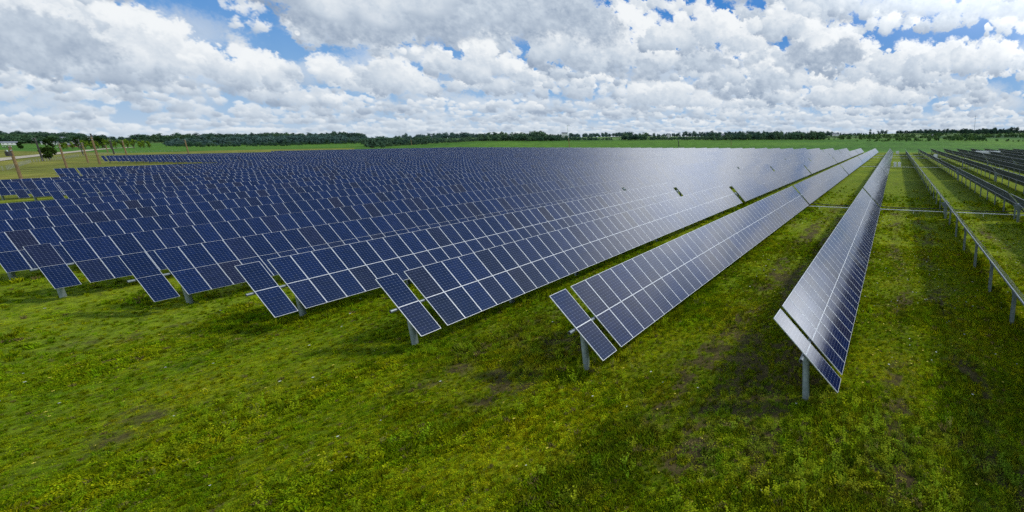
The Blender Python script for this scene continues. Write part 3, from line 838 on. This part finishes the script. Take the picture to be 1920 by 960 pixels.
# ------------------------------------------------------------------ trees
def crown_tris(r, n, rx, rz, cz, leaf, lobes=7, seedv=None):
    """leaf clumps spread through an uneven crown"""
    T = []; Wv = []
    L_ = []
    for k in range(lobes):
        a = r.uniform(0, 6.28); q = r.uniform(.15, .62)
        L_.append((Vector((q * rx * math.cos(a), q * rx * math.sin(a), cz + r.uniform(-.65, .6) * rz)), r.uniform(.36, .60) * rx, r.uniform(.36, .62) * rz, r.uniform(-.14, .14)))
    L_.append((Vector((0, 0, cz + .3 * rz)), .5 * rx, .6 * rz, 0))
    for k in range(n):
        c, a, b, sh = r.choice(L_)
        v = Vector((r.gauss(0, 1), r.gauss(0, 1), r.gauss(0, 1))).normalized() * (r.random() ** .33)
        p = c + Vector((v.x * a, v.y * a, v.z * b))
        nrm = (v + Vector((r.uniform(-.7, .7), r.uniform(-.7, .7), r.uniform(-.2, .9)))).normalized()
        t = nrm.cross(Vector((0, 0, 1)) if abs(nrm.z) < .9 else Vector((1, 0, 0))).normalized(); bb = nrm.cross(t)
        s = leaf * r.uniform(.6, 1.4); t = t * s; bb = bb * s * r.uniform(.5, .9)
        T.append([p - t, p - bb * .9, p + t * .8, p + bb])
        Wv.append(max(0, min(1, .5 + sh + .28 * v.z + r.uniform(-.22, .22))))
    return T, Wv
def bark_tubes(r, h0, rx, cz, rad):
    mb = MB(); mb.tube((0, 0, -.6), (r.uniform(-.2, .2), r.uniform(-.2, .2), h0), rad, rad * .7, n=8)
    for k in range(6):
        a = r.uniform(0, 6.28); mb.tube((0, 0, h0 * r.uniform(.7, 1)), (rx * .6 * math.cos(a), rx * .6 * math.sin(a), cz + r.uniform(-.2, .5) * rx), rad * .45, rad * .12, n=5)
    return mb
def leaf_colour_material(name, col):
    m, N = mat(name)
    la = N.n('ShaderNodeAttribute', attribute_type='GEOMETRY', attribute_name='leafv').outputs['Fac']
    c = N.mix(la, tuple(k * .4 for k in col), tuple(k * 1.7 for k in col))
    d = N.n('ShaderNodeBsdfDiffuse', ins={'Color': c}).outputs[0]; t = N.n('ShaderNodeBsdfTranslucent', ins={'Color': c}).outputs[0]
    finish(N, N.n('ShaderNodeMixShader', ins={0: .2, 1: d, 2: t}).outputs[0]); return m
def single_tree(name, x, y, h, rx, m, label, seed, n=900, leaf=.35, trunk=.25, group=None, cat='tree'):
    r = random.Random(seed); z = float(terrain(x, y)); o = empty(name, (x, y, z)); tag(o, label, cat, group)
    rz = h * (1 - trunk) / 2; cz = h * trunk + rz
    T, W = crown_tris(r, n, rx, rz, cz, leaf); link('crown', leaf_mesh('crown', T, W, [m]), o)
    link('trunk', bark_tubes(r, h * trunk * 1.3, rx, cz, .04 * h).mesh('trunk', [M_BARK]), o)
    return o
def wood_tree(seed):
    r = random.Random(seed); h = r.uniform(11, 16); rx = h * r.uniform(.33, .5); tr = .12
    rz = h * (1 - tr) / 2
    T, W = crown_tris(r, 260, rx, rz, h * tr + rz, .95, 8)
    mb = MB(); mb.tube((0, 0, -1), (0, 0, h * .6), .35, .12, n=5, caps=False)
    nl = len(T)
    for q in mb.f: T.append([mb.v[k] for k in q]); W.append(0)
    return leaf_mesh('wood_tree', T, W, [M_TREEI, M_BARK], [0] * nl + [1] * len(mb.f))
def pr(az_px, r):
    a = math.atan((az_px - 1457.5) / 758) - .2825
    return r * math.sin(a), r * math.cos(a)
def build_woods():
    coll = make_collection('wood_trees', [wood_tree(50 + k) for k in range(7)])
    def wood(name, label, gen, col0, col1, hs=(.75, 1.25), haze=0.0):
        P = gen(); x = P[:, 0]; y = P[:, 1]; n = len(x)
        z = terrain(x, y) - .3
        s = rng.uniform(hs[0], hs[1], n) * (.55 + .95 * sstep(.32, .68, fbm(x, y, 1 / 150., 3, 23.)))
        t = fbm(x, y, 1 / 120., 3, 7.)[:, None] * .6 + rng.random((n, 1)) * .4
        t = sstep(.25, .75, t)
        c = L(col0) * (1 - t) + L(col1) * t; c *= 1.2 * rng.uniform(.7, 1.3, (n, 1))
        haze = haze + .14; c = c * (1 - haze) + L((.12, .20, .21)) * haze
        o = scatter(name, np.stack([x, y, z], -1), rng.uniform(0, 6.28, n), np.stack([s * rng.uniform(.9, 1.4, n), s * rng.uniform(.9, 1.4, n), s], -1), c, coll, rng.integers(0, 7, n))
        tag(o, kind='stuff', label=label, cat='woodland')
    def band(px0, px1, r0, r1, n, thr=0, scale=140., off=3.):
        def g():
            px = rng.uniform(px0, px1, n * 3); r = rng.uniform(r0, r1, n * 3); a = np.arctan((px - 1457.5) / 758) - .2825
            x = r * np.sin(a); y = r * np.cos(a)
            k = fbm(x, y, 1 / scale, 3, off) > thr; return np.stack([x[k], y[k]], -1)[:n]
        return g
    # middle belt behind the crops
    wood('woodland', 'dark green belt of trees along the horizon behind the middle field', band(700, 1545, 980, 1250, 1250, .44, 110.), (.022, .058, .016), (.075, .125, .030), (.4, 1.0), .14)
    wood('woodland', 'hazy bluish tree line on the skyline behind the middle belt', band(330, 1660, 1700, 2300, 1300, .40), (.020, .050, .020), (.045, .08, .03), (.8, 1.2), .35)
    # left: layered belts
    wood('woodland', 'dense wood on the left skyline beyond the road', band(-60, 700, 3300, 4300, 1300, .50, 260.), (.014, .040, .010), (.042, .080, .016), (1.1, 1.9), .16)
    wood('woodland', 'scattered hedges and groves in the left middle distance', band(-60, 620, 2300, 3200, 750, .53, 260.), (.014, .042, .008), (.050, .095, .016), (.7, 1.5), .08)
    wood('woodland', 'low scrub and trees bordering the crop field left of centre', band(330, 760, 1500, 1900, 300, .52, 120., 9.), (.016, .048, .010), (.05, .095, .02), (.45, .85), .08)
    # right: shrubs on rising green ground, dark trees on top
    wood('woodland', 'scattered green bushes on the rising ground at right', band(1540, 1990, 800, 1650, 900, .53, 110., 13.), (.028, .072, .012), (.09, .155, .024), (.22, .60))
    wood('woodland', 'dark tree line on top of the right-hand rise', band(1520, 1990, 1900, 2300, 800, .40, 160., 17.), (.012, .032, .012), (.032, .060, .018), (.6, 1.1), .18)
    wood('woodland', 'dark clump of trees below the radio mast at right', band(1795, 1990, 1450, 1800, 300, .42, 90., 19.), (.010, .030, .010), (.028, .055, .014), (.7, 1.15), .08)
    # trees one can tell apart
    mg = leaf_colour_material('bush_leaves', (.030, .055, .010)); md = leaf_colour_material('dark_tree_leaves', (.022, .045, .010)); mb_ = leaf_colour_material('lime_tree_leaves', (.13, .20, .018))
    single_tree('roadside_tree', -585.2, 136.7, 9.6, 3.1, mg, 'round dark green bush-like tree between the two left poles', 5, 1500, .55, .12)
    spec = [(62, 276.5, 9, md), (112, 276, 13, md), (122, 277, 15, md), (170, 275, 16, md), (193, 276, 15, md), (205, 275, 17, md), (214, 274.5, 16, md)]
    for k, (px, _, h, m_) in enumerate(spec):
        x, y = pr(px, 1500 + 40 * (k % 3))
        single_tree('roadside_tree', x, y, h * 1.5, h * .42, m_, ['small dark bush past the road near the left edge', 'left one of two dark trees above the road', 'right one of two dark trees above the road', 'first dark tree in the row past the road bend', 'second dark tree in the row past the road bend', 'third dark tree in the row past the road bend', 'fourth dark tree in the row past the road bend'][k], 20 + k, 500, .9, .1, 'dark trees past the road')
    lime = [(140, 8), (158, 9), (175, 10), (205, 10), (218, 12), (148, 9), (182, 12), (196, 10), (229, 13), (238, 12), (251, 12), (260, 14), (271, 12), (283, 10), (290, 11), (300, 10)]
    for k, (px, h) in enumerate(sorted(lime)):
        x, y = pr(px, 1330 + 30 * (k % 4))
        h *= 1.35; single_tree('young_tree', x, y, h, h * .25, mb_, '%s bright yellow-green young tree from the left in the row by the road end' % ORD[k], 60 + k, 300, .7, .15, 'bright young trees by the road end')
    # buildings
    bl = [(150, 2600, 26, 14, 7, M_WALLW, 'long pale building left of the dark poles'), (205, 2700, 20, 12, 7, M_WALLW, 'small white house among the left trees'),
          (163, 1900, 16, 10, 5, M_WALLB, 'red-walled shed beyond the road'), (141, 3200, 30, 14, 14, M_WALLW, 'white block on the left skyline'),
          (45, 2350, 22, 12, 6, M_WALLW, 'pale farm building near the left edge'), (118, 2450, 24, 10, 5, M_WALLW, 'low white farm shed left of the thin grey pole'),
          (1258, 1250, 9, 8, 13, M_WALLW, 'pale tower-like silo on the middle skyline'), (1068, 1300, 14, 10, 15, M_WALLW, 'white house behind the light mast'),
          (1565, 1700, 26, 14, 8, M_WALLW, 'small white building on the skyline right of centre'), (1740, 1350, 12, 8, 5, M_WALLW, 'tiny pale hut on the right-hand rise'),
          (1872, 2000, 34, 18, 9, M_WALLW, 'long pale hall on the far right skyline'), (1355, 1400, 24, 12, 9, M_WALLW, 'long pale shed behind the middle belt of trees')]
    for px, r, w, dd, h, wl, lb in bl:
        x, y = pr(px, r); house(x, y, w, dd, h, wl, lb, -math.atan2(x, y))

# ------------------------------------------------------------------ sky, sun, camera
SUN = Vector((.62, .36, .69)).normalized()
def pxdir(px, py):
    r_ = Vector((.96056479, .27802994, -.00382615)); u_ = Vector((-.0502407, .18707745, .98105958)); f_ = Vector((-.27347972, .94217906, -.19366843))
    v = (f_ + r_ * ((px - 1457.53) / 758.12) - u_ * ((py - 410.12) / 758.12)).normalized()
    return math.degrees(math.atan2(v.x, v.y)), math.degrees(math.asin(v.z))
# ---- sky picture computed here: azimuth -92..38 deg, elevation 0..42 deg
SKY_A0, SKY_A1, SKY_E1 = -92.0, 38.0, 42.0
def sky_array(px_deg=26):
    W = int((SKY_A1 - SKY_A0) * px_deg); H = int(SKY_E1 * px_deg)
    g = np.random.default_rng(11)
    yy, xx = np.mgrid[0:H, 0:W].astype(np.float32)
    az = SKY_A0 + xx / px_deg; el = yy / px_deg          # row 0 is the horizon
    kk = np.clip(np.cos(np.radians(az + 16.2)), .42, 1)    # keep heaps as broad as high after the wide lens
    # warped coordinates for ragged edges
    cu = np.cumsum(1 / kk[0]) / px_deg                     # stretched azimuth, degrees
    U = np.broadcast_to(cu[None, :], (H, W))
    zoom = 1.0 / (.35 + el / 9.0)                          # features shrink towards the horizon
    n_f = fbm(U * 1.0, el * 1.3, 1.9, 6, 3.0) - .5
    n_m = fbm(U, el * 1.2, .62, 5, 9.0) - .5
    n_h = fbm(U, el * 1.6, 5.2, 4, 17.0) - .5
    low = np.clip(1 - el / 7.0, 0, 1)
    edge = n_m * (1 - low) * .9 + n_f * 1.1 + n_h * (.55 + .3 * low)
    blue_hi = np.array([.055, .235, .62]); blue_lo = np.array([.24, .47, .76])
    t = sstep(0, 17, el)[..., None]
    img = (blue_lo * (1 - t) + blue_hi * t).astype(np.float32)
    img += (n_m[..., None] * .03)
    hz = np.exp(-el / 3.2)[..., None]
    img = img * (1 - .85 * hz) + np.array([.47, .58, .71]) * .85 * hz
    SH = np.array([.27, .35, .475]); MD = np.array([.57, .65, .745]); HI = np.array([.90, .93, .95])
    def ramp(v):
        v = np.clip(v, 0, 1)[..., None]
        return np.where(v < .5, SH + (MD - SH) * (v * 2), MD + (HI - MD) * (v * 2 - 1))
    def puff(ca, ce, r, lit, soft=.22, al=1.0, flat=1.0, rag=.55, form=.34):
        """ca, ce centre in degrees, r radius in degrees of elevation"""
        if ce < -r or ce > SKY_E1 + r: return
        k = max(.42, math.cos(R(ca + 16.2))); rx = r * k * flat
        x0 = int((ca - rx * 1.45 - SKY_A0) * px_deg); x1 = int((ca + rx * 1.45 - SKY_A0) * px_deg) + 1
        y0 = int((ce - r * 1.45) * px_deg); y1 = int((ce + r * 1.45) * px_deg) + 1
        x0 = max(0, x0); y0 = max(0, y0); x1 = min(W, x1); y1 = min(H, y1)
        if x1 <= x0 or y1 <= y0: return
        sl = (slice(y0, y1), slice(x0, x1))
        dx = (az[sl] - ca) / rx; dy = (el[sl] - ce) / r
        q = np.sqrt(dx * dx + dy * dy) + edge[sl] * rag * min(1.0, .5 + .5 / (r + .3))
        a = (1 - sstep(1 - soft, 1.0, q)) * al
        if not a.any(): return
        v = lit + form * (dy * .80 + dx * .30) + n_f[sl] * .34 + n_h[sl] * .10 + n_m[sl] * .30
        c = ramp(v)
        a = a[..., None]
        img[sl] = img[sl] * (1 - a) + c * a
    def heap(ca, cb, wdeg, hdeg, n, tone=0.0, soft=.2, rmax=.42, base_soft=True, skip=None):
        """a cumulus: flat base at elevation cb, domes piled above"""
        k = max(.42, math.cos(R(ca + 16.2)))
        P = []
        lob = [(g.uniform(-.7, .7), g.uniform(.45, 1.0)) for _ in range(4)]
        for _ in range(n):
            x = g.uniform(-1, 1)
            env = max([hh * max(0, 1 - ((x - lx) / .55) ** 2) for lx, hh in lob] + [.28 * (1 - x * x)])
            y = env * g.random() ** .8
            P.append((x, y, env))
        P.sort(key=lambda p: -p[1] + g.normal() * .12)
        for x, y, env in P:
            r = hdeg * rmax * 1.25 * g.uniform(.45, 1.0) * (.55 + .6 * (1 - y)) * (.5 + .5 * (1 - abs(x)))
            a_ = ca + x * wdeg * .5 * k; e_ = cb + y * hdeg + r * .35
            if skip is not None and skip(a_, e_): continue
            lit = .40 + .50 * (y / max(env, .15)) * .75 + .22 * y + .10 * x + tone + g.normal() * .05
            lo = min(1.0, max(0.0, 1 - cb / 6.5))
            r = max(r, .16 + .25 * hdeg * .3)
            puff(a_, e_, r, lit, soft=g.uniform(.25, .65) + .22 * lo, flat=g.uniform(1.0, 1.5) * (1 + 1.1 * lo), rag=.75, al=1 - .35 * lo)
    holes = [(pxdir(x, y), wa, we) for x, y, wa, we in HOLES]
    def clear(a, e):
        for (ha, he), wa, we in holes:
            k = max(.42, math.cos(R(ha + 16.2)))
            if ((a - ha) / (wa * k)) ** 2 + ((e - he) / we) ** 2 < 1: return True
        return False
    # broad pale veil behind everything, low down
    for _ in range(420):
        a = g.uniform(-92, 38); e = g.uniform(.3, 10) * g.uniform(.4, 1)
        if clear(a, e): continue
        puff(a, e, g.uniform(.4, 1.5) * (.4 + e / 7), g.uniform(.42, .68), soft=.7, al=.6, flat=g.uniform(1.8, 3.5), form=.12)
    # heaps from far to near
    e = .35
    while e < 40:
        size = (1.0 + e * .42)
        a = -94 + g.uniform(0, size)
        while a < 40:
            k = max(.42, math.cos(R(a + 16.2)))
            w_ = size * g.uniform(1.6, 4.2); h_ = size * g.uniform(.40, .95) * (.6 + .4 * min(1, e / 5))
            if g.random() < (.80 if e < 7 else .70): heap(a, e + g.normal() * .10 * size, w_, h_, int(12 + 12 * g.random() * min(1, .4 + e / 5)), tone=g.uniform(-.20, .12), skip=clear)
            a += w_ * k * g.uniform(.30, .75)
        e *= 1.20
        e += .16
    # named masses of the picture
    for x, y, wpx, hpx, n, tone in MASSES:
        (a, b) = pxdir(x, y); k = max(.42, math.cos(R(a + 16.2)))
        a1, _ = pxdir(x - wpx / 2, y); a2, _ = pxdir(x + wpx / 2, y); _, b2 = pxdir(x, y - hpx)
        heap(a, b, (a2 - a1) / k, b2 - b, n, tone, skip=clear)
    # grey undersides
    for x, y, wpx, hpx, n, lit in UNDERS:
        for _ in range(n):
            px = x + g.uniform(-.5, .5) * wpx; py = y + g.normal() * .22 * hpx
            a, b = pxdir(px, py); _, b2 = pxdir(px, py - hpx * g.uniform(.18, .5))
            if clear(a, b): continue
            puff(a, b, max(.25, b2 - b), lit + g.normal() * .05 - .0006 * (py - y), soft=.6, al=.75, flat=g.uniform(1.5, 2.8), form=.10)
    # ragged wisps
    for x, y, wpx, n in WISPS:
        for _ in range(n):
            a, b = pxdir(x + g.normal() * wpx * .4, y + g.normal() * wpx * .22); puff(a, b, g.uniform(.25, .8), g.uniform(.6, .85), soft=.8, al=.75, flat=1.4, rag=1.2)
    hz = np.exp(-el / 2.3)[..., None] * .62
    img = img * (1 - hz) + np.array([.62, .70, .79]) * hz
    return np.clip(img, 0, 1.0), W, H
HOLES = [(395, 15, 3.6, 3.0), (330, -10, 3, 2.2), (470, 45, 3.6, 2.0), (560, 95, 2.8, 1.3), (650, 98, 3.4, 1.2), (760, 118, 2.2, 1.0), (830, 150, 1.4, .8), (990, 85, 2.0, .9),
         (1410, 8, 2.2, 1.0), (1770, 62, 4.2, .75), (1700, 72, 1.5, .6), (1890, 160, 2.8, 1.1), (1740, 205, 1.2, .9), (1185, 140, .9, .5), (740, 185, 1.2, .8), (430, 178, 1.0, .35)]
MASSES = [(1470, 75, 190, 60, 26, .02), (1650, 66, 150, 50, 20, .04), (1260, 30, 200, 50, 24, .0), (330, 150, 420, 115, 60, .12), (120, 120, 420, 150, 60, .02), (460, 150, 230, 55, 34, .12), (620, 165, 210, 55, 34, .10), (745, 165, 130, 75, 34, .14), (900, 150, 190, 70, 34, .06),
          (1130, 120, 260, 110, 50, .12), (1320, 95, 220, 85, 40, .06), (1560, 120, 150, 90, 36, .16), (1440, 165, 260, 60, 36, .0), (1690, 150, 170, 75, 34, .10), (1830, 130, 200, 70, 36, .12), (1250, 200, 240, 50, 30, .06),
          (550, 78, 80, 22, 12, .2), (1600, 195, 260, 50, 30, .05), (1900, 70, 120, 45, 18, .05)]
UNDERS = [(860, 20, 520, 90, 120, .34), (1000, 10, 260, 60, 50, .42), (700, 0, 240, 60, 30, .60), (80, 80, 200, 90, 34, .34), (1550, 105, 130, 40, 22, .28), (1190, 128, 90, 30, 14, .30), (1780, 15, 330, 40, 40, .52), (1400, 110, 160, 30, 16, .40)]
WISPS = [(440, 6, 40, 14), (452, 42, 22, 7), (488, 48, 14, 4)]

def build_world():
    w = bpy.data.worlds.new('World'); sc.world = w; w.use_nodes = True
    N = NT(w.node_tree)
    arr, W, H = sky_array()
    im = bpy.data.images.new('cloud_field', W, H, float_buffer=True, is_data=True)
    px = np.ones((H, W, 4), np.float32); px[..., :3] = arr; im.pixels.foreach_set(px.ravel()); im.update()
    el = math.asin(SUN.z); rot = math.atan2(SUN.x, SUN.y)
    sky = N.n('ShaderNodeTexSky', sky_type='NISHITA', sun_disc=False, sun_elevation=el, sun_rotation=rot, altitude=200, air_density=1.0, dust_density=.6, ozone_density=1.6)
    d = N.vm('NORMALIZE', N.n('ShaderNodeTexCoord').outputs['Generated']).outputs[0]
    sp = N.n('ShaderNodeSeparateXYZ', ins={0: d}); z = N.m('MAXIMUM', sp.outputs[2], 0.0)
    azn = N.m('MULTIPLY', N.m('ARCTAN2', sp.outputs[0], sp.outputs[1]), 57.29578); eln = N.m('MULTIPLY', N.m('ARCSINE', z), 57.29578)
    u = N.m('DIVIDE', N.m('SUBTRACT', azn, SKY_A0), SKY_A1 - SKY_A0); v = N.m('DIVIDE', eln, SKY_E1)
    tx = N.n('ShaderNodeTexImage', interpolation='Linear', extension='EXTEND', ins={0: N.n('ShaderNodeCombineXYZ', ins={0: u, 1: v}).outputs[0]})
    tx.image = im
    inside = N.m('MULTIPLY', N.m('MULTIPLY', N.ss(u, .0, .04), N.m('SUBTRACT', 1.0, N.ss(u, .95, 1.0))), N.m('SUBTRACT', 1.0, N.ss(v, .85, 1.0)))
    # the rest of the sky, out of the picture: broken cloud with a clear zenith
    inv = N.m('DIVIDE', 1.5, N.m('ADD', z, .5))
    P = N.n('ShaderNodeCombineXYZ', ins={0: N.m('MULTIPLY', sp.outputs[0], inv), 1: N.m('MULTIPLY', sp.outputs[1], inv), 2: z}).outputs[0]
    n0 = N.noise(P, 1.8, 7, .57, .3)
    cov = N.m('SUBTRACT', N.m('ADD', n0, .05), N.m('MULTIPLY', N.ss(z, .56, .74), .30))
    mask = N.ss(cov, .50, .58)
    lit = N.ss(n0, .72, .46)
    rest = N.mix(mask, N.vm('MULTIPLY', sky.outputs[0], (.10 * .60, .10 * 1.0, .10 * 1.22)).outputs[0], N.mix(lit, (.42, .50, .60), (.88, .92, .95)))
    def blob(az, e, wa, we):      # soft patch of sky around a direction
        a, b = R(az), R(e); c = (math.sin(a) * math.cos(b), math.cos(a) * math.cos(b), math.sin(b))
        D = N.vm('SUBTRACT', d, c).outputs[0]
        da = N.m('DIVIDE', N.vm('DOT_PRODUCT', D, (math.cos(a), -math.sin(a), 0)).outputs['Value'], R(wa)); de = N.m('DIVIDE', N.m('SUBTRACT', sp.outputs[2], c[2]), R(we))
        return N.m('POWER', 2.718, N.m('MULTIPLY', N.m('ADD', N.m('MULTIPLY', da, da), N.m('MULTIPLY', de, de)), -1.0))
    # bright patches added to the sky, above and right of view, for paler panel reflections
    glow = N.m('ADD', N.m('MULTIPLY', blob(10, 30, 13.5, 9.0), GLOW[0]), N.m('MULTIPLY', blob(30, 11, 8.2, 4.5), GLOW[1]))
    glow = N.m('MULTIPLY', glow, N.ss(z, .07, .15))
    col = N.mix(inside, rest, tx.outputs[0])
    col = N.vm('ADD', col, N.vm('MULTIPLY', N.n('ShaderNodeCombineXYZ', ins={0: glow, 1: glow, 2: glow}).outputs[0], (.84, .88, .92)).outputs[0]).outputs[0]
    below = N.m('LESS_THAN', sp.outputs[2], 0.0)
    col = N.mix(below, col, (.12, .15, .10))
    bg = N.n('ShaderNodeBackground', ins={'Color': col, 'Strength': 1.0})
    o = N.n('ShaderNodeOutputWorld'); N.t.links.new(bg.outputs[0], o.inputs[0])
    w.cycles.sampling_method = 'MANUAL'; w.cycles.sample_map_resolution = 512
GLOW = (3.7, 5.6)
def build_light_cam():
    ld = bpy.data.lights.new('sun', 'SUN'); ld.energy = 2.15; ld.angle = R(6.0); ld.color = (1, .955, .88)
    lo = bpy.data.objects.new('sun', ld); COL.objects.link(lo)
    lo.rotation_euler = (-SUN).to_track_quat('-Z', 'Y').to_euler(); lo.location = SUN * 100
    cd = bpy.data.cameras.new('camera'); co = bpy.data.objects.new('camera', cd); COL.objects.link(co); sc.camera = co
    r_ = Vector((.96056479, .27802994, -.00382615)); u_ = Vector((-.0502407, .18707745, .98105958)); f_ = Vector((-.27347972, .94217906, -.19366843))
    M = Matrix((r_, u_, -f_)).transposed().to_4x4(); M.translation = (0, 0, CAM_H); co.matrix_world = M
    cd.sensor_width = 36; cd.lens = 758.1175 / 1920 * 36
    cd.shift_x = (960 - 1457.5291) / 1920; cd.shift_y = (410.1212 - 480) / 1920
    cd.clip_start = .1; cd.clip_end = 30000

build_world(); build_light_cam()
make_ground(); make_grass(); build_field(); build_services(); build_poles(); build_fence(); build_road(); build_woods()
sc.view_settings.view_transform = 'Standard'; sc.view_settings.look = 'None'; sc.view_settings.exposure = 0; sc.view_settings.gamma = 1
sc.cycles.max_bounces = 5; sc.cycles.diffuse_bounces = 2; sc.cycles.glossy_bounces = 3; sc.cycles.transparent_max_bounces = 4
sc.cycles.use_denoising = False
